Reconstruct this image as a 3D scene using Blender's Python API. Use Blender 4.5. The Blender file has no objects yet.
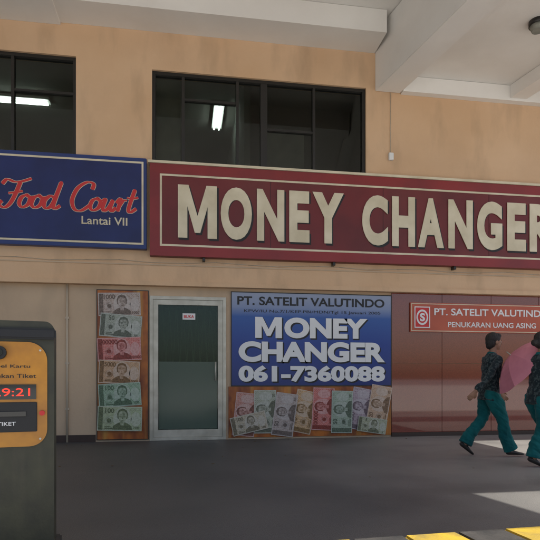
import bpy, bmesh, math, random
from mathutils import Vector, Matrix, noise
from mathutils.bvhtree import BVHTree
random.seed(7)
S=bpy.context.scene
COL=S.collection

# ---------------------------------------------------------------- materials
def mat(name,col,rough=.6,col2=None,scale=5,detail=4,stretch=(1,1,1),metal=0,bump=0,bscale=60,coat=0,spec=.5,lo=.35,hi=.65,stain=None,sst=.6,ssc=(6,6,.5),blotch=None,sunlit_ramp=None,sheen=0,magic=None):
    m=bpy.data.materials.new(name); m.use_nodes=True
    nt=m.node_tree; N=nt.nodes; L=nt.links; b=N['Principled BSDF']
    b.inputs['Base Color'].default_value=(*col,1); b.inputs['Roughness'].default_value=rough
    b.inputs['Metallic'].default_value=metal; b.inputs['Coat Weight'].default_value=coat; b.inputs['Sheen Weight'].default_value=sheen
    b.inputs['Specular IOR Level'].default_value=spec; b.inputs['Coat Roughness'].default_value=.03
    g=N.new('ShaderNodeNewGeometry')
    if col2:
        mp=N.new('ShaderNodeMapping'); mp.inputs['Scale'].default_value=stretch
        L.new(g.outputs['Position'],mp.inputs[0])
        n=N.new('ShaderNodeTexNoise'); n.inputs['Scale'].default_value=scale; n.inputs['Detail'].default_value=detail
        L.new(mp.outputs[0],n.inputs['Vector'])
        r=N.new('ShaderNodeMapRange'); r.inputs[1].default_value=lo; r.inputs[2].default_value=hi
        L.new(n.outputs[0],r.inputs[0])
        mx=N.new('ShaderNodeMix'); mx.data_type='RGBA'
        mx.inputs[6].default_value=(*col,1); mx.inputs[7].default_value=(*col2,1)
        L.new(r.outputs[0],mx.inputs[0]); out=mx.outputs[2]
        if magic:
            mg=N.new('ShaderNodeTexMagic'); mg.turbulence_depth=3; mg.inputs['Scale'].default_value=magic; mg.inputs['Distortion'].default_value=2.5
            L.new(g.outputs['Position'],mg.inputs['Vector'])
            r4=N.new('ShaderNodeMapRange'); r4.inputs[1].default_value=.35; r4.inputs[2].default_value=.7; r4.inputs[4].default_value=.55; L.new(mg.outputs[1],r4.inputs[0])
            m4=N.new('ShaderNodeMix'); m4.data_type='RGBA'; m4.inputs[7].default_value=(*[min(1,c*.55+.38) for c in col],1)
            L.new(out,m4.inputs[6]); L.new(r4.outputs[0],m4.inputs[0]); out=m4.outputs[2]
        if sunlit_ramp:
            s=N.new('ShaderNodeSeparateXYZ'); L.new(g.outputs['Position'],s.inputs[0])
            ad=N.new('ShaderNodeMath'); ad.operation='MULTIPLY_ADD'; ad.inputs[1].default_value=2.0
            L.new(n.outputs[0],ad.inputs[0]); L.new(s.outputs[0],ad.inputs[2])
            r3=N.new('ShaderNodeMapRange'); r3.inputs[1].default_value=sunlit_ramp[0]; r3.inputs[2].default_value=sunlit_ramp[1]; L.new(ad.outputs[0],r3.inputs[0])
            m3=N.new('ShaderNodeMix'); m3.data_type='RGBA'; m3.inputs[7].default_value=(*sunlit_ramp[2],1)
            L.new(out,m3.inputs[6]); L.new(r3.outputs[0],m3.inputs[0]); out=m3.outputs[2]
        for st,sc,nsc,am in ((stain,ssc,1.3,sst),(blotch,(1,1,1),.6,.6)):
            if not st: continue
            mp2=N.new('ShaderNodeMapping'); mp2.inputs['Scale'].default_value=sc
            L.new(g.outputs['Position'],mp2.inputs[0])
            n2=N.new('ShaderNodeTexNoise'); n2.inputs['Scale'].default_value=nsc; n2.inputs['Detail'].default_value=5
            L.new(mp2.outputs[0],n2.inputs['Vector'])
            r2=N.new('ShaderNodeMapRange'); r2.inputs[1].default_value=.52; r2.inputs[2].default_value=.8; r2.inputs[4].default_value=am
            L.new(n2.outputs[0],r2.inputs[0])
            m2=N.new('ShaderNodeMix'); m2.data_type='RGBA'; m2.inputs[7].default_value=(*st,1)
            L.new(out,m2.inputs[6]); L.new(r2.outputs[0],m2.inputs[0]); out=m2.outputs[2]
        L.new(out,b.inputs['Base Color'])
    if bump:
        n=N.new('ShaderNodeTexNoise'); n.inputs['Scale'].default_value=bscale; n.inputs['Detail'].default_value=3
        L.new(g.outputs['Position'],n.inputs['Vector'])
        bp=N.new('ShaderNodeBump'); bp.inputs['Strength'].default_value=bump; bp.inputs['Distance'].default_value=.01
        L.new(n.outputs[0],bp.inputs['Height']); L.new(bp.outputs[0],b.inputs['Normal'])
    return m
def emis(name,col,st):
    m=bpy.data.materials.new(name); m.use_nodes=True; b=m.node_tree.nodes['Principled BSDF']
    b.inputs['Base Color'].default_value=(*col,1); b.inputs['Emission Color'].default_value=(*col,1); b.inputs['Emission Strength'].default_value=st
    return m
def glassm(name,tint,ior=1.5,rough=0.0,mixdiff=0,dcol=(.3,.4,.35)):
    m=bpy.data.materials.new(name); m.use_nodes=True; nt=m.node_tree; N=nt.nodes; L=nt.links; N.clear()
    o=N.new('ShaderNodeOutputMaterial'); t=N.new('ShaderNodeBsdfTransparent'); t.inputs[0].default_value=(*tint,1)
    g=N.new('ShaderNodeBsdfGlossy'); g.inputs['Roughness'].default_value=rough
    f=N.new('ShaderNodeFresnel'); f.inputs[0].default_value=ior
    mx=N.new('ShaderNodeMixShader'); a=t.outputs[0]
    if mixdiff:
        d=N.new('ShaderNodeBsdfDiffuse'); d.inputs[0].default_value=(*dcol,1)
        m0=N.new('ShaderNodeMixShader'); m0.inputs[0].default_value=mixdiff
        L.new(t.outputs[0],m0.inputs[1]); L.new(d.outputs[0],m0.inputs[2]); a=m0.outputs[0]
    L.new(f.outputs[0],mx.inputs[0]); L.new(a,mx.inputs[1]); L.new(g.outputs[0],mx.inputs[2]); L.new(mx.outputs[0],o.inputs[0])
    return m

M={}
M['wall']=mat('tan_wall_paint',(.66,.43,.255),.75,(.72,.49,.31),.8,bump=.35,bscale=22,stain=(.40,.27,.17),sst=.6,ssc=(2.2,2.2,.7),blotch=(.52,.34,.21))
M['wall_low']=mat('lower_wall_paint',(.62,.46,.31),.7,(.55,.40,.27),1.2,bump=.3,bscale=22,stain=(.36,.28,.2),ssc=(2,2,.8),blotch=(.45,.34,.24))
M['ceil']=mat('ceiling_paint',(.86,.84,.80),.8,(.80,.77,.73),.9,bump=.2,bscale=18,blotch=(.62,.58,.52))
M['asphalt']=mat('asphalt_ground',(.064,.066,.069),.45,(.088,.088,.088),.8,detail=8,bump=.6,bscale=110,blotch=(.042,.042,.044),sunlit_ramp=(2.2,5.0,(.30,.29,.27)),stain=(.10,.10,.095),ssc=(.5,1.6,1),sst=.5)  # sunlit brightness painted into the colour toward +X, where the sun patches fall
M['concrete']=mat('bounce_concrete',(.62,.60,.55),.8,(.56,.54,.50),.7,bump=.3,bscale=60)
M['dark']=mat('dark_frame',(.02,.018,.016),.4)
M['room']=mat('room_wall',(.16,.17,.15),.9,(.1,.11,.1),1)
M['roomc']=mat('room_ceiling',(.35,.35,.33),.9)
M['glass']=glassm('window_glass',(.6,.63,.6))
M['curtain']=mat('dusty_blind',(.26,.26,.22),.9,(.17,.17,.15),4)
M['red']=mat('sign_red',(.27,.022,.022),.45,(.20,.018,.02),1.5,coat=.1)
M['red2']=mat('sign_maroon',(.17,.016,.018),.45,(.12,.013,.015),1.7,blotch=(.2,.05,.04))
M['cream']=mat('sign_cream',(.76,.68,.51),.5,(.62,.54,.38),3)
M['blue']=mat('sign_blue',(.012,.022,.13),.4,(.008,.014,.09),2)
M['bluef']=mat('sign_blue_frame',(.02,.04,.17),.4)
M['white']=mat('white_vinyl',(.8,.8,.8),.5)
M['black']=mat('black_vinyl',(.012,.012,.014),.5)
M['redp']=mat('script_red',(.6,.03,.03),.5)
M['alu']=mat('door_aluminium',(.60,.57,.49),.35,(.44,.41,.34),5,metal=.3)
M['frost']=glassm('door_glass',(.50,.62,.54),1.5,.02,.22,(.06,.11,.08))
M['frost2']=glassm('door_frosted_band',(.5,.6,.55),1.5,.15,.55,(.14,.20,.16))
M['yellow']=mat('kerb_yellow',(.60,.40,.03),.7,(.40,.28,.05),6,bump=.4,bscale=60,stain=(.12,.1,.06),blotch=(.2,.15,.06))
M['kblack']=mat('kerb_black',(.03,.03,.03),.7,(.07,.065,.06),6,bump=.4,bscale=60)
M['pipe']=mat('conduit_paint',(.55,.46,.35),.5)
M['skirt']=mat('granite_skirting',(.05,.03,.025),.3)
M['granite']=mat('polished_red_granite',(.235,.045,.022),.045,(.185,.034,.017),70,detail=4,coat=.7,lo=.4,hi=.6,spec=.7)

def bluegrad():
    m=bpy.data.materials.new('banner_print_blue'); m.use_nodes=True; nt=m.node_tree;N=nt.nodes;L=nt.links;b=N['Principled BSDF']
    g=N.new('ShaderNodeNewGeometry'); s=N.new('ShaderNodeSeparateXYZ'); L.new(g.outputs['Position'],s.inputs[0])
    r=N.new('ShaderNodeMapRange'); r.inputs[1].default_value=.86; r.inputs[2].default_value=2.38; L.new(s.outputs[2],r.inputs[0])
    c=N.new('ShaderNodeValToRGB'); L.new(r.outputs[0],c.inputs[0])
    e=c.color_ramp.elements; e[0].position=0; e[0].color=(.012,.03,.17,1); e[1].position=1; e[1].color=(.34,.38,.5,1)
    for p,k in ((.45,(.015,.05,.28,1)),(.74,(.03,.10,.36,1)),(.84,(.22,.28,.45,1))):
        x=e.new(p); x.color=k
    L.new(c.outputs[0],b.inputs['Base Color']); b.inputs['Roughness'].default_value=.35
    return m
M['bgrad']=bluegrad()
M['flame']=mat('poster_print_orange',(.50,.15,.02),.4,(.17,.035,.012),3.4,stretch=(1.4,1,.8),detail=7,lo=.35,hi=.65,stain=(.7,.42,.08))

# ---------------------------------------------------------------- helpers
def grp(name,loc=(0,0,0)):
    e=bpy.data.objects.new(name,None); e.location=loc; e.empty_display_size=.2; COL.objects.link(e); return e
def par(o,p):
    if p: 
        o.parent=p; o.matrix_parent_inverse=Matrix.Translation(p.location).inverted()
def mesh_obj(name,bm,m,p=None,smooth=False):
    me=bpy.data.meshes.new(name); bm.to_mesh(me); bm.free()
    if smooth:
        for f in me.polygons: f.use_smooth=True
    o=bpy.data.objects.new(name,me); COL.objects.link(o)
    for x in (m if isinstance(m,list) else [m]): me.materials.append(x)
    par(o,p); return o
def box(name,x0,x1,y0,y1,z0,z1,m,p=None,bev=0):
    bm=bmesh.new(); bmesh.ops.create_cube(bm,size=1)
    for v in bm.verts: v.co=Vector(((x0+x1)/2+v.co.x*(x1-x0),(y0+y1)/2+v.co.y*(y1-y0),(z0+z1)/2+v.co.z*(z1-z0)))
    if bev: bmesh.ops.bevel(bm,geom=bm.edges[:],offset=bev,segments=2,affect='EDGES')
    return mesh_obj(name,bm,m,p)
def prism(name,pts,z0,z1,m,p=None,bev=0):
    bm=bmesh.new(); lo=[bm.verts.new((x,y,z0)) for x,y in pts]; hi=[bm.verts.new((x,y,z1)) for x,y in pts]
    bm.faces.new(lo); bm.faces.new(hi); n=len(pts)
    for i in range(n): bm.faces.new((lo[i],lo[(i+1)%n],hi[(i+1)%n],hi[i]))
    bmesh.ops.recalc_face_normals(bm,faces=bm.faces[:])
    if bev: bmesh.ops.bevel(bm,geom=bm.edges[:],offset=bev,segments=2,affect='EDGES')
    return mesh_obj(name,bm,m,p)
def xzshape(name,pts,y0,y1,m,p=None):
    bm=bmesh.new(); a=[bm.verts.new((x,y0,z)) for x,z in pts]; b=[bm.verts.new((x,y1,z)) for x,z in pts]
    f1=bm.faces.new(a); f2=bm.faces.new(b); n=len(pts)
    for i in range(n): bm.faces.new((a[i],a[(i+1)%n],b[(i+1)%n],b[i]))
    bmesh.ops.recalc_face_normals(bm,faces=bm.faces[:])
    bmesh.ops.triangulate(bm,faces=[f1,f2])
    return mesh_obj(name,bm,m,p)
def cyl(name,a,b,r,m,p=None,seg=16,r2=None):
    a=Vector(a);b=Vector(b); d=b-a; bm=bmesh.new()
    bmesh.ops.create_cone(bm,cap_ends=True,segments=seg,radius1=r,radius2=r if r2 is None else r2,depth=d.length)
    T=Matrix.Translation((a+b)/2)@d.to_track_quat('Z','Y').to_matrix().to_4x4(); bmesh.ops.transform(bm,matrix=T,verts=bm.verts[:])
    o=mesh_obj(name,bm,m,p)
    for f in o.data.polygons: f.use_smooth=len(f.vertices)==4
    return o
def frame(name,x0,x1,z0,z1,w,y0,y1,m,p):
    box(name+'_top',x0,x1,y0,y1,z1-w,z1,m,p); box(name+'_bottom',x0,x1,y0,y1,z0,z0+w,m,p)
    box(name+'_left',x0,x0+w,y0,y1,z0+w,z1-w,m,p); box(name+'_right',x1-w,x1,y0,y1,z0+w,z1-w,m,p)
MG=[(0,0),(0,1),(.27,1),(.5,.42),(.73,1),(1,1),(1,0),(.76,0),(.76,.60),(.57,.10),(.43,.10),(.24,.60),(.24,0)]
def text(name,body,x0,x1,z0,z1,y,m,p,bold=0,shear=0,ext=.002,rot=0,space=1.0):
    if body=='M':
        return xzshape(name,[(x0+a*(x1-x0),z0+b*(z1-z0)) for a,b in MG],y-ext,y+ext,m,p)
    c=bpy.data.curves.new(name,'FONT'); c.body=body; c.offset=bold; c.extrude=.01; c.space_character=space; c.shear=shear; c.resolution_u=6
    o=bpy.data.objects.new(name+'_t',c); COL.objects.link(o); bpy.context.view_layer.update()
    me=bpy.data.meshes.new_from_object(o.evaluated_get(bpy.context.evaluated_depsgraph_get()))
    bpy.data.objects.remove(o)
    xs=[v.co.x for v in me.vertices]; ys=[v.co.y for v in me.vertices]; ax,bx,ay,by=min(xs),max(xs),min(ys),max(ys)
    for v in me.vertices:
        X=x0+(v.co.x-ax)/(bx-ax)*(x1-x0); Z=z0+(v.co.y-ay)/(by-ay)*(z1-z0)
        if rot:
            cx,cz=(x0+x1)/2,(z0+z1)/2; dx,dz=X-cx,Z-cz; X=cx+dx*math.cos(rot)-dz*math.sin(rot); Z=cz+dx*math.sin(rot)+dz*math.cos(rot)
        v.co=Vector((X,y-v.co.z*100*ext,Z))
    o=bpy.data.objects.new(name,me); me.materials.clear(); me.materials.append(m); COL.objects.link(o); par(o,p); return o

# ---------------------------------------------------------------- ground
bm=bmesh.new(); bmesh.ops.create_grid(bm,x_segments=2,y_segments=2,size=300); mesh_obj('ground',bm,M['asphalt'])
box('unseen_bounce_slab',-60,60,-60,-6.5,-.05,.004,M['concrete'])  # pale slab out of view, added to bounce sunlight onto wall and ceiling

# ---------------------------------------------------------------- building
B=grp('commercial_building',(0,0,0))
FY=-.10
W=M['wall']
box('upper_wall_base',-14,14,FY,.15,2.43,4.25,W,B)
box('upper_wall_pier_left',-14,-4.2,FY,.15,4.25,6.9,W,B)
box('upper_wall_pier_middle',-1.635,-.5,FY,.15,4.25,6.9,W,B)
box('upper_wall_pier_right',2.975,14,FY,.15,4.25,6.9,W,B)
box('upper_wall_head_left',-4.2,-1.635,FY,.15,5.90,6.9,W,B)
box('upper_wall_head_right',-.5,2.975,FY,.15,5.80,6.9,W,B)
box('drip_ledge',-14,14,FY-.035,FY-.002,2.43,2.50,W,B)
box('string_line',-14,14,FY-.012,FY-.002,2.745,2.765,M['wall_low'],B)
box('lower_soffit',-14,14,.15,.4,2.43,2.6,W,B)
LW=M['wall_low']
box('lower_wall_left',-14,-.54,0,.2,0,2.43,LW,B)
box('lower_wall_over_door',-.54,.66,.0,.2,2.285,2.43,LW,B)
box('lower_wall_centre',.66,3.45,0,.2,0,2.43,LW,B)
box('lower_wall_right',3.45,14,0,.2,0,2.43,LW,B)
box('skirting_left',-14,-1.36,-.012,-.002,0,.11,M['skirt'],B)
xs=[3.452,4.36,5.27,6.18,7.09,8.0]
for i in range(5):
    box(f'granite_slab_{i}',xs[i],xs[i+1]-.006,-.025,-.002,.07,1.24,M['granite'],B,.002)
    box(f'granite_slab_top_{i}',xs[i],xs[i+1]-.006,-.025,-.002,1.246,2.425,M['granite'],B,.002)
box('granite_plinth',3.452,8,-.035,-.002,0,.066,M['skirt'],B)
def window(nm,x0,x1,z0,z1,mull,thick,trans):
    frame(nm+'_frame',x0,x1,z0,z1,.05,-.06,.04,M['dark'],B)
    for i,x in enumerate(mull):
        w=.055 if i in thick else .022
        box(f'{nm}_mullion_{i}',x-w,x+w,-.055,.035,z0+.05,z1-.05,M['dark'],B)
    for i,(a,b,z) in enumerate(trans): box(f'{nm}_transom_{i}',a,b,-.045,.03,z-.018,z+.018,M['dark'],B)
    box(nm+'_glass',x0+.05,x1-.05,-.01,-.004,z0+.05,z1-.05,M['glass'],B)
window('window_right',-.5,2.975,4.25,5.80,[-.02,.84,1.27,2.1],[2],[(.0,.82,5.40),(1.33,2.08,5.02)])
window('window_left',-4.2,-1.635,4.25,5.90,[-3.4,-2.56],[],[(-2.54,-1.68,5.35)])
box('blind_left',-.44,-.06,.08,.09,4.3,5.76,M['curtain'],B)
box('blind_panel',1.36,2.06,.5,.51,4.3,5.3,M['curtain'],B)
box('room_floor',-6,5,.15,5,3.9,4.0,M['room'],B); box('room_back',-6,5,5,5.1,4,6.4,M['room'],B)
box('room_ceiling',-6,5,.15,5,6.2,6.35,M['roomc'],B)
box('room_partition',1.0,1.1,.4,5,4,6.2,M['room'],B); box('room_side_l',-6.1,-6,.15,5,4,6.4,M['room'],B); box('room_side_r',5,5.1,.15,5,4,6.4,M['room'],B)
for i,z in enumerate((4.6,5.0)): box(f'room_shelf_{i}',-.4,.9,3.6,4,z,z+.05,M['curtain'],B)
for i in range(6): box(f'stacked_carton_{i}',-.3+i*.2,-.14+i*.2,3.62,3.9,5.052,5.2+.06*(i%3),M['roomc'],B)
tube=emis('fluorescent_tube_lit',(.9,1,.95),14)
def fl(nm,x,y,z,along_x):
    g=grp(nm,(x,y,z))
    if along_x:
        box('housing',x-.62,x+.62,y-.1,y+.1,z,z+.05,M['white'],g)
        for s in (-.05,.05): cyl('tube',(x-.58,y+s,z-.03),(x+.58,y+s,z-.03),.016,tube,g)
    else:
        box('housing',x-.1,x+.1,y-.5,y+.5,z,z+.05,M['white'],g)
        for s in (-.05,.05): cyl('tube',(x+s,y-.46,z-.03),(x+s,y+.46,z-.03),.016,tube,g)
fl('fluorescent_lamp',.65,2.0,6.14,False); fl('fluorescent_lamp',-3.1,1.9,6.14,True)

D=grp('shop_door',(.06,0,0))
RD=mat('shop_interior_wall',(.30,.34,.30),.9,(.22,.25,.22),1)
box('door_room_back',-1.0,1.2,1.6,1.7,0,2.43,RD,B); box('door_room_l',-1.1,-1,.2,1.6,0,2.43,RD,B)
box('door_room_r',1.2,1.3,.2,1.6,0,2.43,RD,B); box('door_room_ceiling',-1.0,1.2,.4,1.6,2.3,2.42,M['roomc'],B)
box('counter',-.9,1.0,1.1,1.5,.002,1.05,M['curtain'],B,.01)
A=M['alu']
frame('door_frame',-.54,.66,.004,2.283,.05,-.03,.07,A,D)
box('inner_stile_left',-.488,-.41,-.012,.05,.056,2.23,A,D); box('inner_stile_right',.53,.608,-.012,.05,.056,2.23,A,D)
box('rail_top',-.41,.53,-.012,.05,2.15,2.23,A,D); box('rail_bottom',-.41,.53,-.012,.05,.056,.17,A,D)
box('glass',-.41,.53,.02,.026,.17,2.15,M['frost'],D)
box('frosted_film',-.40,.52,.010,.016,.18,1.25,M['frost2'],D)
cyl('pull_handle',(.49,-.05,.95),(.49,-.05,1.25),.012,M['alu'],D)
cyl('pull_post',(.49,-.05,.98),(.49,-.0,.98),.009,M['alu'],D); cyl('pull_post',(.49,-.05,1.22),(.49,0,1.22),.009,M['alu'],D)
box('opening_hours_card',-.03,.17,.008,.018,1.92,2.02,M['white'],D)
text('opening_hours_text','BUKA',-.01,.15,1.945,1.995,.006,M['redp'],D,.02)
for i in range(9):
    cyl('grille_bar',(-.35+i*.11,.15,.1),(-.24+i*.11,.15,2.2),.008,M['alu'],D,6); cyl('grille_bar',(-.24+i*.11,.165,.1),(-.35+i*.11,.165,2.2),.008,M['alu'],D,6)

# ---------------------------------------------------------------- canopy
C=grp('concrete_canopy',(0,0,6)); K=M['ceil']
def bx(y,x0): return x0+(-y-.1)*.172
YB=-7.2
prism('slab_main',[(-10,FY),(3.3,FY),(bx(YB,3.3),YB),(-10,YB)],6.75,6.95,K,C)
prism('slab_front_right',[(3.3,FY),(16,FY),(16,-1.95),(bx(-1.95,3.3),-1.95)],6.0,6.2,K,C)
prism('slab_mid_right',[(bx(-1.95,3.3),-1.95),(6.55,-1.95),(6.55,-4.1),(bx(-4.1,3.3),-4.1)],6.0,6.2,K,C)
prism('slab_outer_right',[(bx(-4.1,3.3),-4.1),(16,-4.1),(16,-5.55),(bx(-5.55,3.3),-5.55)],6.0,6.2,K,C)
prism('oblique_beam',[(3.13,FY-.002),(3.57,FY-.002),(bx(YB+.1,3.57),YB+.1),(bx(YB+.1,3.13),YB+.1)],5.76,6.745,K,C,.01)
box('wall_soffit_box',-10,3.125,-.65,FY-.002,6.39,6.745,K,C)
box('joist_left',-3.1,-1.86,-.70,FY-.003,6.355,6.745,K,C)
prism('edge_beam',[(-10,-2.6),(bx(-2.6,3.1),-2.6),(bx(-3.0,3.1),-3.0),(-10,-3.0)],6.35,6.745,K,C)
box('wall_ledge_right',3.58,16,-.22,FY-.002,5.74,5.995,K,C)
prism('joist_right',[(5.5,-.225),(5.8,-.225),(bx(-5.5,5.8),-5.5),(bx(-5.5,5.5),-5.5)],5.78,5.995,K,C)
prism('joist_right_b',[(7.6,-.225),(7.9,-.225),(bx(-1.9,7.9),-1.9),(bx(-1.9,7.6),-1.9)],5.78,5.995,K,C)
for x,y,z in ((-7,-6.9,6.745),(4.58,-6.95,5.755)): box('column',x-.17,x+.17,y-.17,y+.17,0,z,K,C,.02)

# ---------------------------------------------------------------- money changer sign
G=grp('money_changer_sign',(3,-.2,3.5)); y1=FY-.004; yf=FY-.13
box('cabinet',-.526,7.1,yf,y1,2.87,4.29,M['red2'],G,.006)
box('frame_top',-.55,7.12,yf-.03,y1,4.292,4.33,M['cream'],G); 
frame('outer_border',-.526,7.1,2.872,4.288,.15,yf-.012,yf-.001,M['red'],G)
frame('cream_line',-.374,6.948,3.024,4.136,.03,yf-.008,yf-.001,M['cream'],G)
def word(w,segs,z0,z1):
    for ch,(a,b) in zip(w,segs):
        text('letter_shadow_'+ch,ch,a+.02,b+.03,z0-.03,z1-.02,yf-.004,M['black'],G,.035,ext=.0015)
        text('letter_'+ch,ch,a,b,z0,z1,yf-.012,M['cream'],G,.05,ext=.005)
word('MONEY',[(-.10,.50),(.56,1.05),(1.13,1.57),(1.65,1.98),(2.03,2.55)],3.16,3.98)
word('CHANGER',[(2.86,3.30),(3.37,3.77),(3.82,4.28),(4.36,4.80),(4.88,5.34),(5.43,5.78),(5.85,6.31)],3.16,3.98)
for i,x in enumerate((.3,2.4,4.5,6.5)): box(f'bracket_{i}',x-.02,x+.02,yf+.02,y1,2.82,2.868,M['dark'],G)
for i,x in enumerate((1.35,3.22,5.1)): box(f'panel_seam_{i}',x,x+.005,yf-.003,yf-.0005,3.056,4.104,M['black'],G)

# ---------------------------------------------------------------- food court sign
G=grp('food_court_sign',(-2,-.2,3.7)); 
box('cabinet',-3.6,-.575,yf+.01,y1,2.97,4.36,M['bluef'],G,.006)
frame('cream_line',-3.55,-.62,3.03,4.30,.028,yf+.001,yf+.009,M['cream'],G)
box('field',-3.52,-.65,yf+.003,yf+.009,3.06,4.27,M['blue'],G)
letters={'F':([[(-.15,.8),(-.02,.97),(.25,.9),(.5,.93),(.8,1.05)],[(.45,.92),(.38,.5),(.27,.12),(.1,-.04),(-.1,.06),(-.02,.2)],[(.12,.48),(.35,.52),(.6,.58)]],.55),
'o':([[(.22,.45),(.06,.36),(.02,.13),(.15,0),(.32,.1),(.35,.32),(.22,.45),(.3,.38),(.5,.4)]],.42),
'd':([[(.34,.38),(.18,.45),(.03,.28),(.05,.06),(.18,0),(.33,.2),(.46,1.0)],[(.44,.85),(.38,.4),(.36,.1),(.44,0),(.6,.12)]],.7),
'C':([[(.62,.76),(.62,.97),(.38,1.02),(.1,.78),(.0,.35),(.15,.02),(.4,-.03),(.68,.2)]],.66),
'u':([[(.02,.38),(.08,.42),(.05,.15),(.12,0),(.26,.12),(.36,.42)],[(.36,.42),(.32,.12),(.4,0),(.52,.14)]],.5),
'r':([[(0,.3),(.1,.47),(.13,.36),(.1,.0)],[(.12,.2),(.22,.4),(.36,.42)]],.38),
't':([[(.18,.85),(.11,.3),(.11,.05),(.2,-.01),(.38,.14)],[(-.05,.52),(.14,.5),(.36,.55)]],.4)}
def cr(P,n=8):
    out=[]; Q=[P[0]]+P+[P[-1]]
    for i in range(1,len(Q)-2):
        p0,p1,p2,p3=[Vector(q) for q in Q[i-1:i+3]]
        for k in range(n):
            t=k/n; out.append(.5*((2*p1)+(-p0+p2)*t+(2*p0-5*p1+4*p2-p3)*t*t+(-p0+3*p1-3*p2+p3)*t**3))
    out.append(Vector(P[-1])); return out
def strokes(nm,depth,y,m):
    c=bpy.data.curves.new(nm,'CURVE'); c.dimensions='3D'; c.bevel_depth=depth; c.bevel_resolution=3; c.use_fill_caps=True
    x=-2.66; s=.41
    for ch in 'Food Court':
        if ch==' ': x+=.26*s; continue
        st,adv=letters[ch]
        for P in st:
            pts=cr(P); sp=c.splines.new('POLY'); sp.points.add(len(pts)-1)
            for i,q in enumerate(pts):
                t=(pts[min(i+1,len(pts)-1)]-pts[max(i-1,0)]).normalized()
                sp.points[i].co=(x+(q.x+.22*q.y)*s,0,3.52+q.y*s,1)
                w=.5+.95*abs(t.y); 
                if m is M['cream']: w=w*.85+.3
                if i in(0,len(pts)-1): w*=.5
                sp.points[i].radius=w
        x+=adv*s
    o=bpy.data.objects.new(nm,c); o.scale=(1,.15,1); c.materials.append(m); COL.objects.link(o)
    o.location=(0,y,0); par(o,G)
strokes('script_outline',.024,yf-.001,M['cream']); strokes('script_letters',.021,yf-.005,M['redp'])
text('subtitle','Lantai VII',-1.53,-.86,3.31,3.43,yf+.001,M['cream'],G,.012)

# ---------------------------------------------------------------- banknotes
def note(p,cx,cz,w,h,ang,col,val,y):
    base=mat('banknote_paper',tuple(min(1,c*.9+.03) for c in col),.5,tuple(c*.6 for c in col),22,stretch=(1,1,2.5),magic=18)
    ink=mat('banknote_ink',tuple(c*.22 for c in col),.5,tuple(c*.45 for c in col),50)
    pale=mat('banknote_watermark',tuple(c*.5+.32 for c in col),.5,tuple(c*.5+.2 for c in col),40)
    face=mat('banknote_portrait',tuple(c*.6+.22 for c in col),.5,tuple(c*.45+.03 for c in col),24)
    ca,sa=math.cos(ang),math.sin(ang)
    def T(pts): return [(cx+x*ca-z*sa,cz+x*sa+z*ca) for x,z in pts]
    def R(x0,x1,z0,z1): return T([(x0*w,z0*h),(x1*w,z0*h),(x1*w,z1*h),(x0*w,z1*h)])
    def E(x,z,a,b,n=24): return T([((x)*w+a*h*math.cos(t*2*math.pi/n),z*h+b*h*math.sin(t*2*math.pi/n)) for t in range(n)])
    xzshape('note_paper',R(-.5,.5,-.5,.5),y,y+.001,pale,p)
    xzshape('note_print',R(-.48,.48,-.46,.46),y-.0012,y-.0004,base,p)
    xzshape('note_band',R(-.48,-.38,-.46,.46),y-.0024,y-.0016,ink,p)
    xzshape('note_watermark',E(.36,-.02,.2,.30),y-.0024,y-.0016,pale,p)
    xzshape('note_rosette',E(-.24,-.08,.17,.17),y-.0024,y-.0016,face,p); xzshape('note_rosette_core',E(-.24,-.08,.09,.09),y-.0036,y-.0028,ink,p)
    px=.06
    xzshape('note_vignette',E(px,.0,.36,.45),y-.0024,y-.0016,pale,p)
    xzshape('note_shoulders',T([(px*w+a*h,b*h) for a,b in ((-.40,-.45),(.40,-.45),(.36,-.30),(.22,-.20),(.10,-.15),(-.10,-.15),(-.22,-.20),(-.36,-.30))]),y-.0036,y-.0028,ink,p)
    xzshape('note_hair',T([(px*w+a*h,b*h) for a,b in ((-.20,.02),(-.215,.2),(-.15,.36),(0,.42),(.15,.36),(.215,.2),(.20,.02),(.14,-.02),(-.14,-.02))]),y-.0046,y-.0038,ink,p)
    xzshape('note_neck',T([(px*w+a*h,b*h) for a,b in ((-.07,-.27),(.07,-.27),(.08,-.05),(-.08,-.05))]),y-.0046,y-.0038,face,p)
    xzshape('note_head',T([(px*w+a*h,b*h) for a,b in ((-.155,.24),(-.165,.08),(-.12,-.08),(-.05,-.155),(.05,-.155),(.12,-.08),(.165,.08),(.155,.24),(.07,.30),(-.07,.30))]),y-.0056,y-.0048,face,p)
    for s in (-1,1):
        xzshape('note_eye',E(px+s*.065*h/w,.10,.03,.014,10),y-.0066,y-.0058,ink,p); xzshape('note_brow',T([(px*w+(s*.07+a)*h,b*h) for a,b in ((-.045,.145),(.045,.145),(.045,.165),(-.045,.165))]),y-.0066,y-.0058,ink,p)
    xzshape('note_nose',T([(px*w+a*h,b*h) for a,b in ((-.022,0),(.028,0),(.01,.09))]),y-.0066,y-.0058,ink,p)
    xzshape('note_mouth',E(px,-.065,.05,.012,10),y-.0066,y-.0058,ink,p)
    xzshape('note_line',R(-.34,-.16,-.42,-.37),y-.0024,y-.0016,ink,p); xzshape('note_line',R(-.34,-.2,-.34,-.31),y-.0024,y-.0016,ink,p)
    tx,tz=T([(-.23*w,.32*h)])[0]; hw=len(val)*h*.06
    text('note_value',val,tx-hw,tx+hw,tz-.1*h,tz+.1*h,y-.003,ink,p,.03,rot=ang,ext=.0006)
    tx,tz=T([(.38*w,-.37*h)])[0]
    text('note_value_small',val,tx-hw*.6,tx+hw*.6,tz-.06*h,tz+.06*h,y-.004,ink,p,.02,rot=ang,ext=.0006)
P=grp('banknote_poster',(-.95,-.03,1.2))
box('panel',-1.34,-.56,-.02,-.003,.03,2.36,M['flame'],P)
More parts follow.
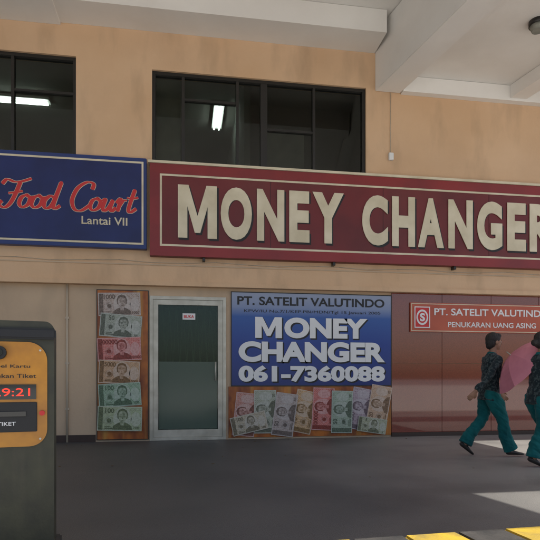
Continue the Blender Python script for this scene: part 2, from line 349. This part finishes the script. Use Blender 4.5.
frame('panel_edge',-1.345,-.555,.025,2.365,.012,-.024,-.018,M['dark'],P)
for i,(cx,cz,w,h,a,c,v) in enumerate([(-1.0,2.14,.64,.36,.03,(.46,.34,.28),'1000'),(-.98,1.80,.63,.36,-.08,(.32,.36,.28),'50'),
     (-1.0,1.44,.66,.36,.05,(.66,.12,.09),'100000'),(-1.0,1.08,.62,.36,-.05,(.56,.30,.12),'5000'),(-.99,.73,.64,.36,.06,(.24,.40,.24),'100'),(-.99,.36,.67,.38,-.03,(.36,.44,.22),'100')]):
    note(P,cx,cz,w,h,a,c,v,-.026-i*.0085)
P=grp('banknote_panel',(2,-.03,.45))
box('panel',.70,3.445,-.02,-.003,.03,.852,M['flame'],P)
cs=[(.55,.20,.14),(.38,.40,.28),(.44,.34,.30),(.62,.36,.14),(.68,.12,.09),(.30,.40,.28),(.42,.30,.36),(.60,.36,.2)]
vs=['100','20','50','10','100000','50','1000','20']
for i in range(8):
    x=.97+i*.322; note(P,x,.40+.035*math.sin(i*2.1)+i*.012,.70,.36,1.46+.11*math.sin(i*1.7),cs[i],vs[i],-.026-(i%3)*.0085)
note(P,1.03,.26,.58,.30,.22,(.50,.42,.28),'100',-.053)
note(P,3.1,.2,.5,.25,-.15,(.40,.42,.26),'5',-.053)

# ---------------------------------------------------------------- blue banner
G=grp('exchange_banner',(2.1,-.04,1.6))
box('banner_panel',.741,3.448,-.03,-.003,.862,2.378,M['bgrad'],G)
frame('banner_edge',.737,3.449,.857,2.383,.014,-.034,-.028,M['dark'],G)
text('company_name','PT. SATELIT VALUTINDO',.84,3.32,2.17,2.31,-.032,M['black'],G,.024)
text('licence_line','KPW/IU No.7/1/KEP.PBI/MDN/Tgl 15 Januari 2005',.95,3.25,2.04,2.10,-.032,M['black'],G,0)
for t,a,b,z0,z1 in (('M',1.13,1.57,1.64,1.98),('ONEY',1.61,3.02,1.64,1.98),('CHANGER',.86,3.33,1.25,1.585),('061-7360088',.86,3.33,.925,1.195)):
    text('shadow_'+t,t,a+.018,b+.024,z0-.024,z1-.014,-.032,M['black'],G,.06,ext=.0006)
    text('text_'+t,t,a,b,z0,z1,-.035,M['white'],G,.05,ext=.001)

# ---------------------------------------------------------------- orange plaque
G=grp('company_plaque',(5,-.05,2))
M['orange']=mat('plaque_orange',(.50,.085,.03),.35,(.42,.06,.02),2,coat=.3)
box('plate',3.77,6.45,-.055,-.026,1.77,2.27,M['orange'],G,.004)
frame('plate_line',3.785,6.435,1.785,2.255,.012,-.06,-.054,M['cream'],G)
box('logo_field',3.84,4.12,-.062,-.054,1.84,2.2,M['redp'],G); frame('logo_border',3.84,4.12,1.84,2.2,.016,-.067,-.061,M['white'],G)
def disc(nm,r,y,m,e=1.0): xzshape(nm,[(3.98+r*math.cos(t*math.pi/16),2.02+r*e*math.sin(t*math.pi/16)) for t in range(32)],y,y+.002,m,G)
disc('logo_ring',.105,-.066,M['white'],1.25); disc('logo_core',.078,-.070,M['redp'],1.25)
text('logo_s','S',3.935,4.025,1.95,2.09,-.072,M['white'],G,.04)
text('company_name','PT. SATELIT VALUTINDO',4.2,6.35,2.06,2.18,-.058,M['white'],G,.018)
text('services','PENUKARAN UANG ASING',4.45,6.1,1.86,1.95,-.058,M['white'],G,.012)

# ---------------------------------------------------------------- wall bits
G=grp('electrical_conduit',(-1.85,0,1)); cyl('pipe',(-1.78,-.02,0),(-1.78,-.02,2.43),.016,M['pipe'],G)
for z in (.5,1.2,1.9): box('clip',-1.81,-1.75,-.03,-.001,z,z+.03,M['pipe'],G)
G=grp('wall_junction_box',(3.4,-.15,4.9)); box('box',3.36,3.44,-.15,FY-.002,4.62,4.74,M['white'],G,.006); cyl('cable',(3.40,-.112,4.74),(3.40,-.112,5.75),.006,M['pipe'],G)
G=grp('bulkhead_lamp',(4.9,-1.8,5.95)); cyl('base',(4.9,-1.8,5.93),(4.9,-1.8,5.998),.12,M['dark'],G,20); cyl('lens',(4.9,-1.8,5.86),(4.9,-1.8,5.93),.08,M['curtain'],G,20,.11)
G=grp('sign_power_cable',(2,-.12,2.8))
for i in range(24):
    x=-4+i*.5; z=2.80-.02*math.sin(i*1.9); z2=2.80-.02*math.sin((i+1)*1.9); cyl('cable_run',(x,FY-.012,z),(x+.5,FY-.012,z2),.005,M['pipe'],G,6)

# ---------------------------------------------------------------- kerb
G=grp('striped_kerb',(2,-6,0)); dirv=Vector((1,.06)).normalized(); nrm=Vector((-dirv.y,dirv.x))
o0=Vector((.58,-5.99)); edges=[0,.28,.58,.89,1.18,1.50,1.81,2.12,2.43,2.75,3.06,3.4]
for i in range(len(edges)-1):
    a=o0+dirv*edges[i]; b=o0+dirv*(edges[i+1]-.002)
    pts=[a,b,b-nrm*.45,a-nrm*.45]
    if i==0: pts=[a+dirv*.10,b,b-nrm*.45,a-nrm*.45+dirv*.1,a-nrm*.35,a-nrm*.1]
    prism(f'kerb_block_{i}',[tuple(q) for q in pts],.006,.15,M['yellow'] if i%2==0 else M['kblack'],G,.012)

# ---------------------------------------------------------------- ticket machine
T=grp('parking_ticket_machine',(0,0,0))
gold=mat('machine_gold',(.58,.25,.02),.4,(.44,.18,.02),9,coat=.2,blotch=(.35,.16,.03)); body=mat('machine_body',(.05,.05,.028),.45,(.03,.03,.02),7,bump=.1,stain=(.09,.08,.05))
led=emis('led_red',(1,.04,.02),1.2); scr=mat('machine_display',(.01,.012,.012),.08,coat=.5)
def arch(x0,x1,z0,z1,r,rb=0,n=8):
    pts=[]
    for cx,cz,a0,rr in ((x1-r,z1-r,0,r),(x0+r,z1-r,90,r),(x0+rb,z0+rb,180,rb),(x1-rb,z0+rb,270,rb)):
        if rr==0: pts.append((cx,cz)); continue
        for k in range(n+1):
            t=math.radians(a0+90*k/n); pts.append((cx+rr*math.cos(t),cz+rr*math.sin(t)))
    return pts
xzshape('body',arch(-.25,.25,.06,1.30,.05),0,.24,body,T); box('plinth',-.28,.28,-.03,.27,0,.06,M['kblack'],T,.01)
xzshape('gold_panel',arch(-.235,.215,.62,1.185,.10,.09),-.012,-.002,gold,T)
box('hood',-.26,.26,-.03,-.002,1.20,1.26,M['black'],T,.01)
cyl('camera_bezel',(-.02,-.05,1.125),(-.02,-.013,1.125),.036,M['black'],T,24); cyl('camera_lens',(-.02,-.056,1.125),(-.02,-.051,1.125),.02,scr,T,20)
box('led_window',-.18,.16,-.02,-.013,.875,.955,scr,T); text('led_text','11:29:21',-.15,.13,.893,.935,-.021,led,T,.0,ext=.0005)
box('instruction_window',-.18,.165,-.02,-.013,.70,.86,M['black'],T,.003)
text('slot_label','TIKET',-.03,.06,.735,.755,-.021,M['white'],T,.01,ext=.0004); box('slot',-.10,.11,-.028,-.02,.785,.81,scr,T)
text('label_a','Tempel Kartu',-.12,.13,1.04,1.062,-.013,M['black'],T,.01,ext=.0004); text('label_b','atau Tekan Tiket',-.15,.16,.99,1.012,-.013,M['black'],T,.01,ext=.0004)
cyl('ticket_button',(.19,-.03,.80),(.19,-.013,.80),.014,M['redp'],T,20)
for x,z in ((.18,.66),(-.2,.66),(.18,1.14)): cyl('screw',(x,-.016,z),(x,-.0125,z),.006,M['alu'],T,10)
T.location=(-.955,-5.62,0); T.rotation_euler=(0,0,math.radians(10))

# ---------------------------------------------------------------- people
skin=mat('skin',(.36,.19,.115),.6,(.30,.155,.095),8); hair=mat('hair',(.010,.008,.007),.6,(.03,.024,.02),60,stretch=(1,1,.2),bump=.8,bscale=120)
shirt=mat('patterned_shirt',(.018,.028,.032),.95,(.065,.085,.085),34,detail=3,lo=.50,hi=.58,bump=.6,bscale=12,spec=.15,sheen=.15)
trous=mat('teal_trousers',(.012,.14,.14),.95,(.007,.09,.095),9,bump=.8,bscale=14,stretch=(1,1,.4),spec=.15,sheen=.1)
shoe=mat('shoe',(.02,.016,.014),.5); lip=mat('lips',(.30,.08,.07),.5); eyew=mat('eye_white',(.6,.58,.55),.3)
def loft(pts,rad,n=14,side=(0,1,0)):
    bm=bmesh.new(); pts=[Vector(p) for p in pts]; rings=[]
    for i,p in enumerate(pts):
        t=(pts[min(i+1,len(pts)-1)]-pts[max(i-1,0)]).normalized(); s=Vector(side); s=(s-t*s.dot(t)).normalized(); f=t.cross(s)
        r=rad[i]; a,b=(r,r) if not isinstance(r,tuple) else r
        rings.append([bm.verts.new(p+s*a*math.cos(k*2*math.pi/n)+f*b*math.sin(k*2*math.pi/n)) for k in range(n)])
    for A_,B_ in zip(rings,rings[1:]):
        for k in range(n): bm.faces.new((A_[k],A_[(k+1)%n],B_[(k+1)%n],B_[k]))
    for R_,sg in ((rings[0],-1),(rings[-1],1)):
        c=sum((v.co for v in R_),Vector())/n; v=bm.verts.new(c)
        for k in range(n): bm.faces.new((R_[k],R_[(k+1)%n],v))
    bmesh.ops.recalc_face_normals(bm,faces=bm.faces[:]); return bm
def ell(c,r,rot=None):
    bm=bmesh.new(); bmesh.ops.create_icosphere(bm,subdivisions=3,radius=1)
    for v in bm.verts:
        q=Vector((v.co.x*r[0],v.co.y*r[1],v.co.z*r[2]))
        if rot: q=rot@q
        v.co=q+Vector(c)
    return bm
def smooth_path(P,R,n=5):
    pp=cr([tuple(p) for p in P],n); rr=cr([ (r if isinstance(r,tuple) else (r,r)) for r in R],n)
    return pp,[(max(a.x,.004),max(a.y,.004)) for a in rr]
def hand(wrist,d,sideY,grip=False):
    w=Vector(wrist); d=Vector(d).normalized(); inn=Vector((0,-sideY,0)); inn=(inn-d*inn.dot(d)).normalized(); sp=d.cross(inn)
    if sp.x<0: sp=-sp
    parts=[loft([w-d*.01,w+d*.02,w+d*.06,w+d*.082],[(.019,.022),(.016,.030),(.015,.036),(.012,.032)],12,side=tuple(inn))]
    k=.9 if grip else .38
    for j,(off,ln) in enumerate(((.027,.066),(.009,.074),(-.010,.069),(-.028,.054))):
        b=w+d*.074+sp*off; pts=[b-d*.012]; a=0
        pts.append(b)
        for s in (.42,.32,.26):
            a+=k*(1 if not grip else 1.1); dv=d*math.cos(a-.25)+inn*math.sin(a-.25); pts.append(pts[-1]+dv*ln*s)
        parts.append(loft(pts,[.0085,.0088,.0080,.0074,.0055],8,side=tuple(sp)))
    b=w+d*.025+sp*.026
    parts.append(loft([b-sp*.012,b+sp*.014+d*.012,b+sp*.024+d*.035+inn*.008,b+sp*.022+d*.056+inn*.016],[.012,.0115,.0095,.0065],8,side=tuple(inn)))
    return parts
def person(name,loc,yaw,J,height=1.55,hairstyle='short'):
    parts=[]
    lx=J.get('lean',.04)
    T_=[(-.01,.70,.160,.118),(0,.76,.165,.124),(0,.84,.152,.116),(.005,.93,.134,.100),(.012,1.02,.138,.103),(.02,1.10,.152,.112),(.022,1.17,.162,.104),(.022,1.225,.158,.088),(.022,1.262,.118,.070),(.025,1.295,.062,.055)]
    P_=[(a+lx*(z-.7)/.6,0,z) for a,z,_,_ in T_]; R_=[(s,f) for _,_,s,f in T_]
    pp,rr=smooth_path(P_,R_,4); parts.append((loft(pp,rr,24),1))
    nb=Vector((.022+lx,0,1.26)); hc=Vector((.055+lx*1.25,0,1.435))
    parts.append((loft([nb,nb+Vector((.012,0,.06)),hc+Vector((-.012,0,-.04))],[.052,.043,.045],14),0))
    parts.append((ell(hc+Vector((-.012,0,.022)),(.088,.070,.086)),0))
    parts.append((ell(hc+Vector((.022,0,-.030)),(.056,.052,.070)),0))
    parts.append((ell(hc+Vector((.052,0,-.078)),(.022,.024,.018)),0))
    parts.append((loft([hc+Vector((.074,0,.018)),hc+Vector((.088,0,-.006)),hc+Vector((.094,0,-.022)),hc+Vector((.078,0,-.028))],[.007,.009,.0125,.008],10),0))
    for s in (-1,1):
        parts.append((ell(hc+Vector((-.004,s*.072,-.008)),(.016,.008,.027)),0))
        parts.append((ell(hc+Vector((.060,s*.026,.016)),(.014,.018,.008)),0))
    parts.append((ell(hc+Vector((-.022,0,.042)),(.094,.080,.086)),4))
    parts.append((ell(hc+Vector((-.050,0,-.005)),(.062,.073,.075)),4))
    parts.append((ell(hc+Vector((.030,0,.078)),(.052,.062,.036)),4))
    if hairstyle=='short': parts.append((ell(hc+Vector((-.070,0,-.045)),(.036,.055,.045)),4))
    else: parts.append((ell(hc+Vector((-.118,0,-.010)),(.040,.042,.042)),4))
    for s in (-1,1):
        leg=J['legs'][0 if s>0 else 1]; hip=Vector((0,s*.082,.76)); kn,an,fdir=Vector(leg[0]),Vector(leg[1]),Vector(leg[2]).normalized()
        kn.y=s*.085; an.y=s*.08
        mid=(hip+kn)/2+Vector((.012,0,0)); calf=(kn+an)/2+Vector((-.018,0,0)); hem=an+(an-kn).normalized()*.015
        pp,rr=smooth_path([hip+Vector((0,0,.05)),hip,mid,kn,calf,hem],[(.085,.10),(.088,.108),(.082,.092),(.070,.072),(.068,.076),(.074,.088)],4)
        parts.append((loft(pp,rr,18),2))
        f=fdir; up=Vector((0,0,1)); up=(up-f*up.dot(f)).normalized()
        a=an-up*.035
        parts.append((loft([an+up*.05,an,a],[.030,.031,.030],12),0))
        pp,rr=smooth_path([a-f*.055-up*.012,a-f*.03-up*.014,a+f*.03-up*.012,a+f*.10-up*.022,a+f*.155-up*.027,a+f*.172-up*.030],[(.018,.018),(.030,.028),(.032,.030),(.040,.020),(.032,.014),(.012,.008)],3)
        parts.append((loft(pp,rr,14),3))
        el,wr,gp=J['arms'][0 if s>0 else 1]; el=Vector(el);wr=Vector(wr); sh=Vector((.022+lx,s*.150,1.215))
        wd=(wr-el).normalized()
        pp,rr=smooth_path([sh+Vector((0,-s*.04,.012)),sh+Vector((0,s*.012,-.02)),(sh+el)/2,el,(el+wr)/2,wr-wd*.01],[.05,.054,.049,.044,.041,.037],4)
        parts.append((loft(pp,rr,14),1))
        parts.append((loft([wr-wd*.05,wr+wd*.012],[.024,.021],12),0))
        for h in hand(wr+wd*.005,wd,s,gp): parts.append((h,0))
    big=bmesh.new(); trees=[]
    for b,mi in parts:
        trees.append((BVHTree.FromBMesh(b),mi)); me=bpy.data.meshes.new('t'); b.to_mesh(me); big.from_mesh(me); bpy.data.meshes.remove(me); b.free()
    me=bpy.data.meshes.new(name+'_b'); big.to_mesh(me); big.free()
    o=bpy.data.objects.new(name+'_b',me); COL.objects.link(o)
    md=o.modifiers.new('r','REMESH'); md.mode='VOXEL'; md.voxel_size=.0055; md.use_smooth_shade=True
    sm=o.modifiers.new('s','SMOOTH'); sm.iterations=3; sm.factor=.5
    bpy.context.view_layer.update()
    res=bpy.data.meshes.new_from_object(o.evaluated_get(bpy.context.evaluated_depsgraph_get())); bpy.data.objects.remove(o)
    for m_ in (skin,shirt,trous,shoe,hair): res.materials.append(m_)
    for f in res.polygons:
        best=9;bi=0
        for t,mi in trees:
            q=t.find_nearest(f.center,.03)
            if q[0] is not None:
                dd=q[3]
                if mi==1 and f.center.z<.9: dd-=.003
                if dd<best: best=dd;bi=mi
        f.material_index=bi; f.use_smooth=True
    cos=[v.co.copy() for v in res.vertices]; nrs=[v.normal.copy() for v in res.vertices]
    clothv=set()
    for f in res.polygons:
        if f.material_index in (1,2): clothv.update(f.vertices)
    flat=[]
    for i_,(c_,n_) in enumerate(zip(cos,nrs)):
        if i_ in clothv and .10<c_.z<1.28:
            k=min(1,(c_.z-.10)/.05,(1.28-c_.z)/.04)
            q=Vector((c_.x*8,c_.y*8,c_.z*15+c_.x*10))
            c_=c_+n_*(noise.noise(q)*.013+(.5-abs(noise.noise(q*1.7)))*.008-.004)*k
        flat+=list(c_)
    res.vertices.foreach_set('co',flat); res.update()
    root=grp(name,(0,0,0)); ob=bpy.data.objects.new('body',res); COL.objects.link(ob); par(ob,root)
    def sub(n,bm,m): mesh_obj(n,bm,m,root,True)
    for s in (-1,1):
        sub('eye',ell(hc+Vector((.0665,s*.027,.001)),(.010,.0125,.0065)),eyew); sub('iris',ell(hc+Vector((.0745,s*.027,.001)),(.004,.0055,.0058)),hair)
        sub('eyebrow',ell(hc+Vector((.072,s*.028,.021)),(.005,.016,.003)),hair)
    sub('mouth',ell(hc+Vector((.074,0,-.050)),(.007,.019,.006)),lip)
    sub('collar',loft([nb+Vector((-.004,0,.012)),nb+Vector((.004,0,.045))],[.062,.052],20),trous)
    k=height/1.55; root.scale=(k,k,k); root.location=loc; root.rotation_euler=(0,0,yaw); return root
pose1={'lean':.01,'legs':[((-.06,0,.45),(-.27,0,.165),(.80,0,-.60)),((.13,0,.43),(.235,0,.100),(1,0,-.02))],
 'arms':[((.08,.215,.985),(.24,.20,.80),False),((-.12,-.215,.995),(-.27,-.20,.825),False)]}
person('pedestrian',(3.82,-2.37,0),math.radians(-4),pose1,1.56,'short')
pose2={'lean':.01,'legs':[((.13,0,.43),(.235,0,.100),(1,0,-.02)),((-.02,0,.42),(-.13,0,.125),(.92,0,-.38))],
 'arms':[((.15,.225,1.0),(.33,.23,.90),True),((-.06,-.215,.97),(-.02,-.20,.76),False)]}
person('pedestrian',(3.95,-3.15,0),math.radians(4),pose2,1.51,'bun')
# umbrella
U=grp('pink_umbrella',(0,0,0)); pink=mat('umbrella_pink',(.68,.24,.30),.6,(.60,.20,.26),6)
bm=bmesh.new(); n=48; rings=[]; R=.44
for j in range(9):
    a=j/8; ring=[]
    for k in range(n):
        th=k*2*math.pi/n; seg=abs(((k%6)/6)-.5)*2
        r=R*a*(1-.055*(1-seg**2)*a); z=.21*(1-a**2)-.016*(1-seg**2)*a
        ring.append(bm.verts.new((r*math.cos(th),r*math.sin(th),z)) if j else None)
    rings.append(ring)
top=bm.verts.new((0,0,.21))
for k in range(n): bm.faces.new((top,rings[1][k],rings[1][(k+1)%n]))
for j in range(1,8):
    for k in range(n): bm.faces.new((rings[j][k],rings[j+1][k],rings[j+1][(k+1)%n],rings[j][(k+1)%n]))
cv=mesh_obj('canopy',bm,pink,U,False)
cyl('shaft',(0,0,.27),(0,0,-.40),.006,M['alu'],U); cyl('handle',(0,0,-.40),(0,0,-.52),.013,M['black'],U)
for k in range(8):
    th=k*math.pi/4; cyl('rib',(0,0,.198),(R*.97*math.cos(th),R*.97*math.sin(th),.005),.003,M['alu'],U,6)
    cyl('stretcher',(0,0,-.02),(R*.5*math.cos(th),R*.5*math.sin(th),.145),.0025,M['alu'],U,6)
ax=Vector((-.62,.20,.55)).normalized()
hp=Vector((4.38,-2.88,.83))
U.location=hp+ax*.47; U.rotation_euler=ax.to_track_quat('Z','Y').to_euler()

G=grp('litter',(0,0,0)); lm=mat('litter_leaf',(.16,.10,.04),.8)
for i in range(34):
    x=random.uniform(-3,6); y=random.uniform(-5.5,-.15) if i%2 else random.uniform(-.5,-.08); s=random.uniform(.008,.022); a=random.random()*3
    prism('scrap',[(x+s*math.cos(a+t)*(1 if t%2 else .6),y+s*math.sin(a+t)) for t in (0,1.3,2.9,4.5)],.004,.007,lm,G)

# ---------------------------------------------------------------- world, sun, camera
w=bpy.data.worlds.new('World'); S.world=w; w.use_nodes=True; nt=w.node_tree; bg=nt.nodes['Background']
sx,sy=.88,-.475
sky=nt.nodes.new('ShaderNodeTexSky'); sky.sky_type='NISHITA'; sky.sun_disc=False; el=math.radians(68)
sky.sun_elevation=el; sky.sun_rotation=math.atan2(sx,sy); sky.dust_density=2.5; nt.links.new(sky.outputs[0],bg.inputs[0]); bg.inputs[1].default_value=.15
l=bpy.data.lights.new('sun','SUN'); l.energy=5; l.angle=math.radians(.5); l.color=(1,.95,.87)
so=bpy.data.objects.new('sun',l); COL.objects.link(so); so.location=(10,-10,20)
dv=-Vector((sx*math.cos(el),sy*math.cos(el),math.sin(el))); so.rotation_euler=dv.to_track_quat('-Z','Y').to_euler()
c=bpy.data.cameras.new('camera'); c.lens=36; c.sensor_width=36; c.shift_y=.2; c.clip_end=1000
co=bpy.data.objects.new('camera',c); COL.objects.link(co); co.location=(0,-8.7,.99); co.rotation_euler=(math.radians(90),0,math.radians(-9)); S.camera=co
S.view_settings.view_transform='Standard'; S.view_settings.look='None'; S.view_settings.exposure=0
